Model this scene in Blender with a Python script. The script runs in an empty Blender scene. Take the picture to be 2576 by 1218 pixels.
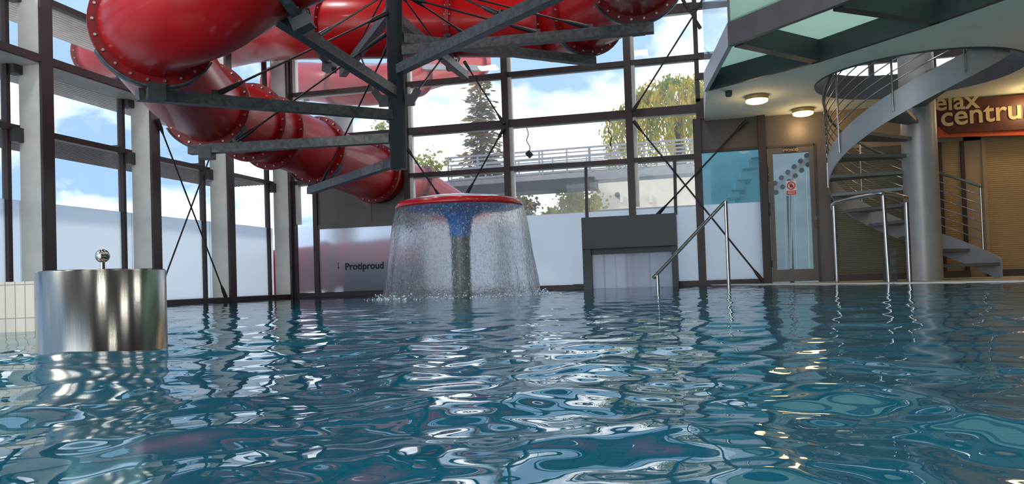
import bpy, bmesh, math, random
import numpy as np
from mathutils import Vector, Matrix
random.seed(7)
S = bpy.context.scene
COL = S.collection
R = math.radians

# ------------------------------------------------------------------ camera
CAMH = .17
PSI, RHO, FPX, PPX, PPY = R(13.3), .033, 1930., 1288., 660.
TH = math.atan((706.6 - PPY) / FPX)
fh = Vector((-math.sin(PSI), math.cos(PSI), 0)); rr = Vector((math.cos(PSI), math.sin(PSI), 0)); zz = Vector((0, 0, 1))
fw = fh * math.cos(TH) + zz * math.sin(TH); upv = -fh * math.sin(TH) + zz * math.cos(TH)
camx = rr * math.cos(RHO) - upv * math.sin(RHO); camy = rr * math.sin(RHO) + upv * math.cos(RHO)
CAMP = Vector((0, 0, CAMH))
cd = bpy.data.cameras.new('camera'); cam = bpy.data.objects.new('camera', cd); COL.objects.link(cam)
cd.sensor_width = 36; cd.sensor_fit = 'HORIZONTAL'; cd.lens = FPX / 2576 * 36
cd.shift_x = 0; cd.shift_y = (PPY - 609) / 2576; cd.clip_start = .02; cd.clip_end = 500
cam.matrix_world = Matrix(((camx.x, camy.x, -fw.x, 0), (camx.y, camy.y, -fw.y, 0), (camx.z, camy.z, -fw.z, CAMH), (0, 0, 0, 1)))
S.camera = cam
S.view_settings.view_transform = 'Standard'; S.view_settings.look = 'None'; S.view_settings.gamma = 1
S.view_settings.use_curve_mapping = False
S.view_settings.exposure = 0.32
S.cycles.use_denoising = True
S.cycles.max_bounces = 8; S.cycles.diffuse_bounces = 4; S.cycles.glossy_bounces = 4
S.cycles.transmission_bounces = 6; S.cycles.transparent_max_bounces = 18
S.cycles.sample_clamp_indirect = 6
S.cycles.caustics_reflective = True

def ray(x, y): return (camx * (x - PPX) + camy * (PPY - y) + fw * FPX) / FPX
def at(x, y, ax, v):            # the point of a photo pixel on the plane axis = v of the building
    d = ray(x, y); return CAMP + d * ((v - CAMP[ax]) / d[ax])
def dep(x, y, d): return CAMP + ray(x, y) * d

# ------------------------------------------------------------------ node helpers
def srgb(r, g, b):
    f = lambda c: (c / 255 / 12.92) if c / 255 <= .04045 else ((c / 255 + .055) / 1.055) ** 2.4
    return (f(r), f(g), f(b), 1)
def newmat(name):
    m = bpy.data.materials.new(name); m.use_nodes = True; nt = m.node_tree; nt.nodes.clear()
    return m, nt, nt.nodes.new('ShaderNodeOutputMaterial')
def N(nt, t, **kw):
    n = nt.nodes.new(t)
    for k, v in kw.items():
        if k.startswith('i_'): n.inputs[k[2:].replace('_', ' ')].default_value = v
        else: setattr(n, k, v)
    return n
def noise(nt, scale, detail=3, coord='Object', stretch=None):
    tc = N(nt, 'ShaderNodeTexCoord'); n = N(nt, 'ShaderNodeTexNoise'); n.inputs['Scale'].default_value = scale; n.inputs['Detail'].default_value = detail
    src = tc.outputs[coord]
    if stretch:
        mp = N(nt, 'ShaderNodeMapping'); mp.inputs['Scale'].default_value = stretch; nt.links.new(src, mp.inputs[0]); src = mp.outputs[0]
    nt.links.new(src, n.inputs['Vector']); return n
def ramp(nt, src, stops):
    r = N(nt, 'ShaderNodeValToRGB'); e = r.color_ramp.elements
    while len(e) < len(stops): e.new(.5)
    for k, (p, c) in enumerate(stops): e[k].position = p; e[k].color = c
    nt.links.new(src, r.inputs[0]); return r
def P(name, col, rough=.5, metal=0, var=.12, scale=6, bump=0, bscale=40, coat=0, emit=None, spec=.5, stretch=None):
    m, nt, out = newmat(name); b = N(nt, 'ShaderNodeBsdfPrincipled'); nt.links.new(b.outputs[0], out.inputs[0])
    b.inputs['Roughness'].default_value = rough; b.inputs['Metallic'].default_value = metal; b.inputs['Specular IOR Level'].default_value = spec
    b.inputs['Coat Weight'].default_value = coat; b.inputs['Coat Roughness'].default_value = .08
    c = col if len(col) == 4 else (*col, 1)
    if var:
        n = noise(nt, scale, 4, stretch=stretch)
        lo = tuple(x * (1 - var) for x in c[:3]) + (1,); hi = tuple(min(1, x * (1 + var)) for x in c[:3]) + (1,)
        rp = ramp(nt, n.outputs[0], [(.3, lo), (.7, hi)]); nt.links.new(rp.outputs[0], b.inputs['Base Color'])
    else: b.inputs['Base Color'].default_value = c
    if bump:
        n2 = noise(nt, bscale, 3, stretch=stretch); bp = N(nt, 'ShaderNodeBump'); bp.inputs['Strength'].default_value = bump; bp.inputs['Distance'].default_value = .01
        nt.links.new(n2.outputs[0], bp.inputs['Height']); nt.links.new(bp.outputs[0], b.inputs['Normal'])
    if emit:
        b.inputs['Emission Color'].default_value = (*emit[:3], 1); b.inputs['Emission Strength'].default_value = emit[3]
    return m

# ------------------------------------------------------------------ sky
W = bpy.data.worlds.new('sky'); S.world = W; W.use_nodes = True; nt = W.node_tree; nt.nodes.clear()
wo = N(nt, 'ShaderNodeOutputWorld'); bg = N(nt, 'ShaderNodeBackground'); nt.links.new(bg.outputs[0], wo.inputs[0])
tc = N(nt, 'ShaderNodeTexCoord'); mp = N(nt, 'ShaderNodeMapping'); mp.inputs['Scale'].default_value = (1, 1, 1.7); mp.inputs['Location'].default_value = (1.3, .35, .2)
nt.links.new(tc.outputs['Generated'], mp.inputs[0])
cn = N(nt, 'ShaderNodeTexNoise'); cn.inputs['Scale'].default_value = 3.2; cn.inputs['Detail'].default_value = 7; cn.inputs['Roughness'].default_value = .52
nt.links.new(mp.outputs[0], cn.inputs['Vector'])
sx = N(nt, 'ShaderNodeSeparateXYZ'); nt.links.new(tc.outputs['Generated'], sx.inputs[0])
# more cloud towards the horizon
ma = N(nt, 'ShaderNodeMath', operation='MULTIPLY_ADD'); ma.inputs[1].default_value = -.28; ma.inputs[2].default_value = .12
nt.links.new(sx.outputs['Z'], ma.inputs[0])
ad = N(nt, 'ShaderNodeMath', operation='ADD'); nt.links.new(cn.outputs[0], ad.inputs[0]); nt.links.new(ma.outputs[0], ad.inputs[1])
# and towards the east
mb = N(nt, 'ShaderNodeMath', operation='MULTIPLY_ADD'); mb.inputs[1].default_value = .16; nt.links.new(sx.outputs['X'], mb.inputs[0]); nt.links.new(ad.outputs[0], mb.inputs[2])
cr = ramp(nt, mb.outputs[0], [(.49, (.36, .58, .88, 1)), (.66, (2.8, 2.8, 2.74, 1)), (.84, (2.0, 1.95, 1.85, 1))])
nt.links.new(cr.outputs[0], bg.inputs[0]); bg.inputs[1].default_value = 1.02

sun = bpy.data.lights.new('sun', 'SUN'); sun.energy = 1.3; sun.angle = R(3); sun.color = (1, .95, .85)
so = bpy.data.objects.new('sun', sun); COL.objects.link(so); so.rotation_euler = Vector((.66, .42, -.62)).to_track_quat('-Z', 'Y').to_euler()

def area(name, loc, rot, sx, sy, energy, col):
    l = bpy.data.lights.new(name, 'AREA'); l.shape = 'RECTANGLE'; l.size = sx; l.size_y = sy; l.energy = energy; l.color = col
    o = bpy.data.objects.new(name, l); COL.objects.link(o); o.location = loc; o.rotation_euler = rot
# unseen area lights added to fill the hall from behind and from above
area('rear_fill_light', (-3.4, -6.8, 2.6), (R(90), 0, 0), 7.6, 4.8, 215, (.93, .97, 1))
for kx in (-5.2, -1.2, 2.2, 6):
    for ky in (-3, 1, 5, 9): area('roof_fill_light', (kx, ky, 5.95), (0, 0, 0), .5, .5, 36, (.96, .98, 1))
# ------------------------------------------------------------------ mesh helpers
class MB:
    def __init__(s): s.v = []; s.f = []; s.sm = []
    def add(s, v, f, smooth=False):
        o = len(s.v); s.v += [tuple(x) for x in v]; s.f += [tuple(i + o for i in q) for q in f]; s.sm += [smooth] * len(f); return s
    def box(s, lo, hi):
        (a, b, c), (d, e, g) = lo, hi
        return s.add([(a, b, c), (d, b, c), (d, e, c), (a, e, c), (a, b, g), (d, b, g), (d, e, g), (a, e, g)],
                     [(3, 2, 1, 0), (4, 5, 6, 7), (0, 1, 5, 4), (1, 2, 6, 5), (2, 3, 7, 6), (3, 0, 4, 7)])
    def bar(s, p, q, w, h, up=(0, 0, 1)):      # a square bar from p to q, w sideways, h along up
        p, q = Vector(p), Vector(q); d = (q - p).normalized(); u = Vector(up)
        if abs(d.dot(u)) > .99: u = Vector((0, 1, 0))
        sd = d.cross(u).normalized() * w / 2; u = sd.cross(d).normalized() * h / 2
        v = [p - sd - u, p + sd - u, p + sd + u, p - sd + u, q - sd - u, q + sd - u, q + sd + u, q - sd + u]
        return s.add(v, [(0, 1, 2, 3), (7, 6, 5, 4), (4, 5, 1, 0), (5, 6, 2, 1), (6, 7, 3, 2), (7, 4, 0, 3)])
    def prism(s, pts, z0, z1):                 # upright prism over a plan polygon
        n = len(pts)
        return s.add([(x, y, z0) for x, y in pts] + [(x, y, z1) for x, y in pts],
                     [tuple(range(n))[::-1], tuple(range(n, 2 * n))] + [(i, (i + 1) % n, n + (i + 1) % n, n + i) for i in range(n)])
    def tube(s, pts, r, n=10, caps=True, radii=None):
        pts = [Vector(p) for p in pts]; m = len(pts); ref = None; v = []
        for i, p in enumerate(pts):
            t = (pts[min(i + 1, m - 1)] - pts[max(i - 1, 0)]).normalized()
            if ref is None:
                ref = t.cross(Vector((0, 0, 1)) if abs(t.z) < .9 else Vector((1, 0, 0))).normalized()
            ref = (ref - t * ref.dot(t)).normalized(); b = t.cross(ref); q = radii[i] if radii else r
            v += [p + (ref * math.cos(2 * math.pi * k / n) + b * math.sin(2 * math.pi * k / n)) * q for k in range(n)]
        f = [(i * n + k, i * n + (k + 1) % n, (i + 1) * n + (k + 1) % n, (i + 1) * n + k) for i in range(m - 1) for k in range(n)]
        s.add(v, f, True)
        if caps: s.add([v[k] for k in range(n)], [tuple(range(n))[::-1]]); s.add(v[-n:], [tuple(range(n))])
        return s
    def lathe(s, prof, c=(0, 0, 0), n=40, smooth=True):
        v = [(c[0] + r * math.cos(2 * math.pi * k / n), c[1] + r * math.sin(2 * math.pi * k / n), c[2] + z) for r, z in prof for k in range(n)]
        return s.add(v, [(i * n + k, i * n + (k + 1) % n, (i + 1) * n + (k + 1) % n, (i + 1) * n + k) for i in range(len(prof) - 1) for k in range(n)], smooth)
    def ball(s, c, r, n=10, sz=1):
        m = max(4, n // 2)
        return s.lathe([(max(1e-4, r * math.sin(math.pi * i / m)), -r * sz * math.cos(math.pi * i / m)) for i in range(m + 1)], c, n)
    def ring(s, c, ax, r0, r1, th, n=36):      # flat ring of thickness th around axis ax
        c, ax = Vector(c), Vector(ax).normalized(); a = ax.cross(Vector((0, 0, 1)) if abs(ax.z) < .9 else Vector((1, 0, 0))).normalized(); b = ax.cross(a)
        v = []
        for (r, h) in ((r0, -th / 2), (r1, -th / 2), (r1, th / 2), (r0, th / 2)):
            v += [c + (a * math.cos(2 * math.pi * k / n) + b * math.sin(2 * math.pi * k / n)) * r + ax * h for k in range(n)]
        return s.add(v, [(j * n + k, j * n + (k + 1) % n, ((j + 1) % 4) * n + (k + 1) % n, ((j + 1) % 4) * n + k) for j in range(4) for k in range(n)])
    def build(s, name, mat, parent=None):
        me = bpy.data.meshes.new(name); me.from_pydata(s.v, [], s.f); me.materials.append(mat)
        me.polygons.foreach_set('use_smooth', s.sm); me.update()
        o = bpy.data.objects.new(name, me); COL.objects.link(o)
        if parent:
            o.parent = parent; o.matrix_parent_inverse = Matrix.Translation(-Vector(parent.location)) if parent.type == 'EMPTY' else Matrix()
        return o
def tag(o, label, cat, group=None, kind=None):
    if label: o['label'] = label
    if cat: o['category'] = cat
    if group: o['group'] = group
    if kind: o['kind'] = kind
    return o
def thing(name, loc, label, cat, group=None, kind=None):
    o = bpy.data.objects.new(name, None); COL.objects.link(o); o.location = loc; o.empty_display_size = .1
    return tag(o, label, cat, group, kind)
def struct(o): o['kind'] = 'structure'; return o
def spline(pts, n=10):
    pts = [Vector(p) for p in pts]; out = []
    for i in range(len(pts) - 1):
        a, b, c, d = pts[max(i - 1, 0)], pts[i], pts[i + 1], pts[min(i + 2, len(pts) - 1)]
        for k in range(n):
            t = k / n
            out.append(.5 * ((2 * b) + (c - a) * t + (2 * a - 5 * b + 4 * c - d) * t * t + (3 * b - a - 3 * c + d) * t ** 3))
    out.append(pts[-1]); return out
def text_part(name, body, size, mat, origin, xdir, up, parent, depth=.004, shear=0, offset=0.0, align='LEFT'):
    cu = bpy.data.curves.new(name, 'FONT'); cu.body = body; cu.size = size; cu.extrude = depth / 2; cu.shear = shear; cu.align_x = align; cu.offset = offset; cu.resolution_u = 4
    t = bpy.data.objects.new(name, cu); COL.objects.link(t)
    bpy.context.view_layer.update()
    me = bpy.data.meshes.new_from_object(t.evaluated_get(bpy.context.evaluated_depsgraph_get()))
    bpy.data.objects.remove(t); me.name = name
    x = Vector(xdir).normalized(); u = Vector(up).normalized(); n = x.cross(u); o = Vector(origin)
    for v in me.vertices: v.co = o + x * v.co.x + u * v.co.y + n * v.co.z
    me.materials.clear(); me.materials.append(mat)
    ob = bpy.data.objects.new(name, me); COL.objects.link(ob); ob.parent = parent
    ob.matrix_parent_inverse = Matrix.Translation(-Vector(parent.location)) if parent.type == 'EMPTY' else Matrix()
    return ob

# ------------------------------------------------------------------ materials
M = {}
M['red'] = P('red_fibreglass', (.42, .004, .006), .34, var=.10, scale=1.5, coat=.10, spec=.3, bump=.04, bscale=9)
M['flange'] = P('red_flange', (.24, .005, .008), .45, var=.15)
M['bolt'] = P('bolt_steel', srgb(190, 185, 178), .35, .8, var=0)
M['galv'] = P('galvanised_steel', srgb(92, 94, 94), .5, .45, var=.35, scale=22)
M['mast'] = P('dark_grey_mast_paint', srgb(62, 64, 66), .45, .1, var=.12)
M['rod'] = P('dark_rod', srgb(45, 42, 42), .45, .3, var=.1)
M['frame'] = P('dark_brown_frame', srgb(58, 44, 44), .45, .1, var=.08)
M['colgrey'] = P('grey_column_paint', srgb(214, 212, 205), .5, var=.06)
M['panel'] = P('brown_grey_panel', srgb(104, 96, 90), .4, .2, var=.08, scale=3)
M['dpanel'] = P('dark_panel', srgb(78, 72, 70), .4, .2, var=.08, scale=3)
M['hood'] = P('anthracite_sheet', srgb(66, 70, 72), .5, var=.05)
M['steel'] = P('brushed_stainless', srgb(150, 146, 138), 0.17, 1, var=.08, scale=8, bump=.03, bscale=30, stretch=(40, 40, 1))
M['polish'] = P('polished_stainless', srgb(190, 186, 180), .18, 1, var=.04)
M['ceil'] = P('white_soffit_plaster', srgb(232, 242, 234), .8, var=.03)
M['dbeam'] = P('anthracite_beam', srgb(70, 74, 78), .5, .1, var=.08)
M['fascia'] = P('grey_fascia', srgb(100, 98, 102), .45, .15, var=.08)
M['tilewhite'] = P('white_edge', srgb(222, 216, 204), .4, var=.04)
M['deck'] = P('deck_tiles', srgb(196, 184, 166), .5, var=.08, scale=9)
M['capblue'] = P('blue_paint', (.003, .15, .50), .35, var=.08)
M['caprred'] = P('red_paint', (.46, .008, .012), .3, var=.08, coat=.4)
M['capwhite'] = P('wet_white_top', srgb(205, 200, 208), .12, var=.06, coat=.6)
M['stalk'] = P('mushroom_stalk', srgb(92, 98, 90), .4, .2, var=.15)
M['black'] = P('black_plastic', srgb(24, 24, 26), .5, var=.05)
M['lettering'] = P('dark_lettering', srgb(30, 28, 34), .6, var=0)
M['white'] = P('white_paint', srgb(226, 226, 222), .5, var=.03)
M['signred'] = P('sign_red', srgb(200, 22, 40), .5, var=0)
M['cream'] = P('cream_render', srgb(232, 222, 204), .8, var=.05)
M['concrete'] = P('light_concrete', srgb(170, 172, 174), .8, var=.1)
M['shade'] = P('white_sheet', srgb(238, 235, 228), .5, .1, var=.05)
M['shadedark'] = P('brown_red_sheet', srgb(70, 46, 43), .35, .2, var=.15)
M['roof'] = P('dark_roof', srgb(52, 54, 58), .7, var=.1)
M['bark'] = P('bark', srgb(92, 76, 62), .9, var=.25)
M['dirt'] = P('dark_wet_joint', srgb(40, 36, 34), .5, var=.1)
M['lamp'] = P('lamp_diffuser', srgb(255, 225, 150), .4, var=0, emit=(1, .72, .32, 2.6))
M['lamprim'] = P('lamp_rim', srgb(190, 160, 110), .4, .3, var=.05)
M['ground'] = P('outdoor_paving', srgb(196, 194, 186), .9, var=.08, scale=1)
M['darkblock'] = P('dark_block', srgb(54, 48, 54), .9, var=.2)
M['tread'] = P('dark_tread', srgb(112, 114, 110), .45, .3, var=.1)
M['stringer'] = P('light_grey_stringer', srgb(172, 174, 176), .42, .25, var=.05)
M['stcol'] = P('grey_stair_column', srgb(168, 165, 162), .4, .25, var=.06, bump=.03, bscale=60)
M['banner'] = P('dark_red_brown_banner', srgb(74, 26, 18), .4, var=.2)
M['banneror'] = P('orange_banner_edge', srgb(190, 74, 22), .5, var=.1)
M['creamletter'] = P('cream_letters', srgb(196, 174, 136), .5, var=.05)
M['board'] = P('warm_grey_board', srgb(150, 128, 100), .5, var=.05)

def leafmat(name, c1, c2):
    m, nt, out = newmat(name); b = N(nt, 'ShaderNodeBsdfDiffuse'); t = N(nt, 'ShaderNodeBsdfTranslucent'); mx = N(nt, 'ShaderNodeMixShader'); mx.inputs[0].default_value = .4
    n = noise(nt, 1.3, 3); rp = ramp(nt, n.outputs[0], [(.35, c1), (.65, c2)])
    for q in (b, t): nt.links.new(rp.outputs[0], q.inputs[0])
    nt.links.new(b.outputs[0], mx.inputs[1]); nt.links.new(t.outputs[0], mx.inputs[2]); nt.links.new(mx.outputs[0], out.inputs[0]); return m
M['spruce'] = leafmat('spruce_needles', srgb(104, 116, 88), srgb(176, 146, 98))
M['willow'] = leafmat('willow_leaves', srgb(126, 142, 66), srgb(214, 184, 76))
M['bush'] = leafmat('yellow_green_leaves', srgb(180, 178, 92), srgb(222, 210, 122))
M['young'] = leafmat('light_green_leaves', srgb(150, 160, 90), srgb(190, 180, 110))

def glass(name, tint=(1, 1, 1, 1), refl=.07, haze=0.0, hazecol=(1, 1, 1, 1)):
    m, nt, out = newmat(name); t = N(nt, 'ShaderNodeBsdfTransparent'); t.inputs[0].default_value = tint
    g = N(nt, 'ShaderNodeBsdfGlossy'); g.inputs['Roughness'].default_value = .02
    fr = N(nt, 'ShaderNodeFresnel'); fr.inputs[0].default_value = 1.35; ge = N(nt, 'ShaderNodeNewGeometry')
    fo = N(nt, 'ShaderNodeMath', operation='SUBTRACT'); fo.inputs[0].default_value = 1; nt.links.new(ge.outputs['Backfacing'], fo.inputs[1])
    fm = N(nt, 'ShaderNodeMath', operation='MULTIPLY'); nt.links.new(fr.outputs[0], fm.inputs[0]); nt.links.new(fo.outputs[0], fm.inputs[1])
    mx = N(nt, 'ShaderNodeMixShader'); nt.links.new(fm.outputs[0], mx.inputs[0]); nt.links.new(t.outputs[0], mx.inputs[1]); nt.links.new(g.outputs[0], mx.inputs[2]); last = mx
    if haze:
        d = N(nt, 'ShaderNodeBsdfTranslucent'); d.inputs[0].default_value = hazecol
        m2 = N(nt, 'ShaderNodeMixShader'); nz = noise(nt, 1.2, 5); mm = N(nt, 'ShaderNodeMath', operation='MULTIPLY'); mm.inputs[1].default_value = haze * 2
        nt.links.new(nz.outputs[0], mm.inputs[0]); nt.links.new(mm.outputs[0], m2.inputs[0]); nt.links.new(mx.outputs[0], m2.inputs[1]); nt.links.new(d.outputs[0], m2.inputs[2]); last = m2
    nt.links.new(last.outputs[0], out.inputs[0]); return m
M['glass'] = glass('window_glass', haze=.05)
M['tealglass'] = glass('teal_window_glass', (.55, .82, .88, 1), haze=.08, hazecol=(.6, .88, .95, 1))
M['doorglass'] = glass('door_glass', (.86, .95, .98, 1), haze=.05)
M['balglass'] = glass('balustrade_glass', (.86, .93, .98, 1), haze=.12, hazecol=(.8, .9, 1, 1))

def frosted(name, tint, rough=.35, trans=.4):
    m, nt, out = newmat(name); t = N(nt, 'ShaderNodeBsdfTranslucent'); t.inputs[0].default_value = tint
    r = N(nt, 'ShaderNodeBsdfRefraction'); r.inputs['Roughness'].default_value = rough; r.inputs['IOR'].default_value = 1.3; r.inputs[0].default_value = tint
    d = N(nt, 'ShaderNodeBsdfDiffuse'); d.inputs[0].default_value = tint
    a = N(nt, 'ShaderNodeMixShader'); a.inputs[0].default_value = .2; nt.links.new(t.outputs[0], a.inputs[1]); nt.links.new(d.outputs[0], a.inputs[2])
    b = N(nt, 'ShaderNodeMixShader'); b.inputs[0].default_value = trans; nt.links.new(a.outputs[0], b.inputs[1]); nt.links.new(r.outputs[0], b.inputs[2])
    nt.links.new(b.outputs[0], out.inputs[0]); return m
M['frost'] = frosted('frosted_film', (.94, .97, 1, 1), .35, .22)
M['frostnear'] = frosted('frosted_film_thin', (.94, .96, 1, 1), .26, .72)
M['floorglass'] = frosted('frosted_floor_glass', (.72, .88, .80, 1), .5, .2)
M['strip'] = frosted('clear_strip_curtain', (.95, .95, 1, 1), .2, .15)

def ribbed(name, col, pitch, axis='Z', rough=.5):
    m, nt, out = newmat(name); b = N(nt, 'ShaderNodeBsdfPrincipled'); b.inputs['Roughness'].default_value = rough; nt.links.new(b.outputs[0], out.inputs[0])
    tc = N(nt, 'ShaderNodeTexCoord'); w = N(nt, 'ShaderNodeTexWave', bands_direction=axis); w.inputs['Scale'].default_value = 1 / pitch / 3.18; nt.links.new(tc.outputs['Object'], w.inputs[0])
    rp = ramp(nt, w.outputs[0], [(.2, tuple(c * .8 for c in col[:3]) + (1,)), (.6, col)]); nt.links.new(rp.outputs[0], b.inputs['Base Color'])
    bp = N(nt, 'ShaderNodeBump'); bp.inputs['Strength'].default_value = .35; bp.inputs['Distance'].default_value = .01; nt.links.new(w.outputs[0], bp.inputs['Height']); nt.links.new(bp.outputs[0], b.inputs['Normal'])
    return m
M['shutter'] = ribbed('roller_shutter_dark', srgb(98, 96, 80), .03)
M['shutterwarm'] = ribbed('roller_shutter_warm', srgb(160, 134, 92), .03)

def tiles(name, c1, c2, mortar, w, h, coord='Object', mortar_w=.06, rough=.3, offset=0.):
    m, nt, out = newmat(name); b = N(nt, 'ShaderNodeBsdfPrincipled'); b.inputs['Roughness'].default_value = rough; nt.links.new(b.outputs[0], out.inputs[0])
    tc = N(nt, 'ShaderNodeTexCoord'); br = N(nt, 'ShaderNodeTexBrick', offset=offset); br.inputs['Color1'].default_value = c1; br.inputs['Color2'].default_value = c2; br.inputs['Mortar'].default_value = mortar
    br.inputs['Scale'].default_value = 1; br.inputs['Mortar Size'].default_value = mortar_w * w; br.inputs['Brick Width'].default_value = w; br.inputs['Row Height'].default_value = h
    nt.links.new(tc.outputs[coord], br.inputs['Vector']); nt.links.new(br.outputs[0], b.inputs['Base Color']); return m
M['tile'] = tiles('white_upright_tiles', srgb(226, 216, 196), srgb(216, 206, 188), srgb(150, 136, 112), .043, .16, 'UV', .05)
M['pooltile'] = tiles('blue_pool_tiles', (.03, .38, .52, 1), (.022, .31, .45, 1), (.015, .15, .24, 1), .25, .125, 'Object', .05)

def water():
    m, nt, out = newmat('pool_water')
    t = N(nt, 'ShaderNodeBsdfTransparent'); t.inputs[0].default_value = (.42, .80, .90, 1)
    g = N(nt, 'ShaderNodeBsdfGlossy'); g.inputs['Roughness'].default_value = .0
    fr = N(nt, 'ShaderNodeFresnel'); fr.inputs[0].default_value = 1.95
    n1 = noise(nt, 10, 2); bp = N(nt, 'ShaderNodeBump'); bp.inputs['Strength'].default_value = .05; bp.inputs['Distance'].default_value = .02
    nt.links.new(n1.outputs[0], bp.inputs['Height']); nt.links.new(bp.outputs[0], fr.inputs['Normal']); nt.links.new(bp.outputs[0], g.inputs['Normal'])
    df = N(nt, 'ShaderNodeBsdfDiffuse'); df.inputs[0].default_value = (.010, .22, .33, 1); body = N(nt, 'ShaderNodeMixShader'); body.inputs[0].default_value = .55
    nt.links.new(t.outputs[0], body.inputs[1]); nt.links.new(df.outputs[0], body.inputs[2])
    mx = N(nt, 'ShaderNodeMixShader'); nt.links.new(fr.outputs[0], mx.inputs[0]); nt.links.new(body.outputs[0], mx.inputs[1]); nt.links.new(g.outputs[0], mx.inputs[2])
    nt.links.new(mx.outputs[0], out.inputs[0]); return m
M['water'] = water()
def curtain():
    m, nt, out = newmat('falling_water')
    n1 = noise(nt, 34, 3, stretch=(1, 1, .75)); bp = N(nt, 'ShaderNodeBump'); bp.inputs['Strength'].default_value = 1; bp.inputs['Distance'].default_value = .03; nt.links.new(n1.outputs[0], bp.inputs['Height'])
    r = N(nt, 'ShaderNodeBsdfRefraction'); r.inputs['Roughness'].default_value = .03; r.inputs['IOR'].default_value = 1.04; nt.links.new(bp.outputs[0], r.inputs['Normal'])
    g = N(nt, 'ShaderNodeBsdfGlossy'); g.inputs['Roughness'].default_value = .08; nt.links.new(bp.outputs[0], g.inputs['Normal'])
    t = N(nt, 'ShaderNodeBsdfTransparent'); d = N(nt, 'ShaderNodeBsdfTranslucent'); nt.links.new(bp.outputs[0], d.inputs['Normal'])
    d2 = N(nt, 'ShaderNodeBsdfDiffuse'); nt.links.new(bp.outputs[0], d2.inputs['Normal'])
    def mix(f, a, b):
        x = N(nt, 'ShaderNodeMixShader')
        if isinstance(f, float): x.inputs[0].default_value = f
        else: nt.links.new(f, x.inputs[0])
        nt.links.new(a.outputs[0], x.inputs[1]); nt.links.new(b.outputs[0], x.inputs[2]); return x
    lw = N(nt, 'ShaderNodeLayerWeight'); lw.inputs[0].default_value = .3; nt.links.new(bp.outputs[0], lw.inputs['Normal'])
    rp = ramp(nt, lw.outputs['Facing'], [(.1, (.04, .04, .04, 1)), (.9, (.4, .4, .4, 1))])
    a = mix(.3, r, t); b = mix(.35, d, d2)
    n2 = noise(nt, 48, 3, stretch=(1, 1, .6)); rq = ramp(nt, n2.outputs[0], [(.42, (.03, .03, .03, 1)), (.56, (.12, .12, .12, 1)), (.66, (.5, .5, .5, 1))]); c = mix(rq.outputs[0], a, b); e = mix(rp.outputs[0], c, g)
    nt.links.new(e.outputs[0], out.inputs[0]); return m
M['curtain'] = curtain()
M['foam'] = P('white_foam', srgb(225, 236, 244), .4, var=.1)

YB, XL, XG = 12.5, -6.93, -7.3        # back wall, inner face of the left columns, left glass
# ------------------------------------------------------------------ shell: basin, ground, roof, walls
fl = struct(MB().box((-7.4, -8, -1.4), (9, 12.6, -1.3)).build('floor', M['pooltile']))
m = MB(); m.box((-7.45, -8, -1.3), (-7.25, 12.6, -.03)); struct(m.build('trim_1', M['pooltile']))
struct(MB().box((-7.3, 12.42, -1.3), (9, 12.6, -.03)).build('trim_2', M['pooltile']))
gr = MB(); gr.box((-60, -20, -.4), (-7.45, 12.6, -.2)); gr.box((-60, 12.6, -.4), (60, 90, -.2)); struct(gr.build('ground', M['ground']))
rf = MB().box((-7.5, -7, 6.0), (9, 12.7, 6.3)); struct(rf.build('ceiling', M['roof']))
struct(MB().box((8.6, -7, -.03), (8.8, 12.6, 6)).build('wall_right', M['dpanel']))
struct(MB().box((.8, -7.1, -.03), (8.6, -6.9, 6)).build('rear_dark_screen', M['dpanel']))  # unseen half wall added to darken what the steel drum mirrors

# deck with its diagonal pool edge
edge = [(.32, 12.42), (1.02, 11.2), (2.2, 9.25), (3.2, 8.3), (5.2, 6.9), (8.6, 5.2)]
dk = MB().prism(edge + [(8.6, 12.42)], -1.3, .0); struct(dk.build('floor_deck', M['deck']))
ec = MB()
for a, b in zip(edge[:-1], edge[1:]): ec.bar((*a, -.02), (*b, -.02), .16, .06)
struct(ec.build('trim_3', M['tilewhite']))

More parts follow.
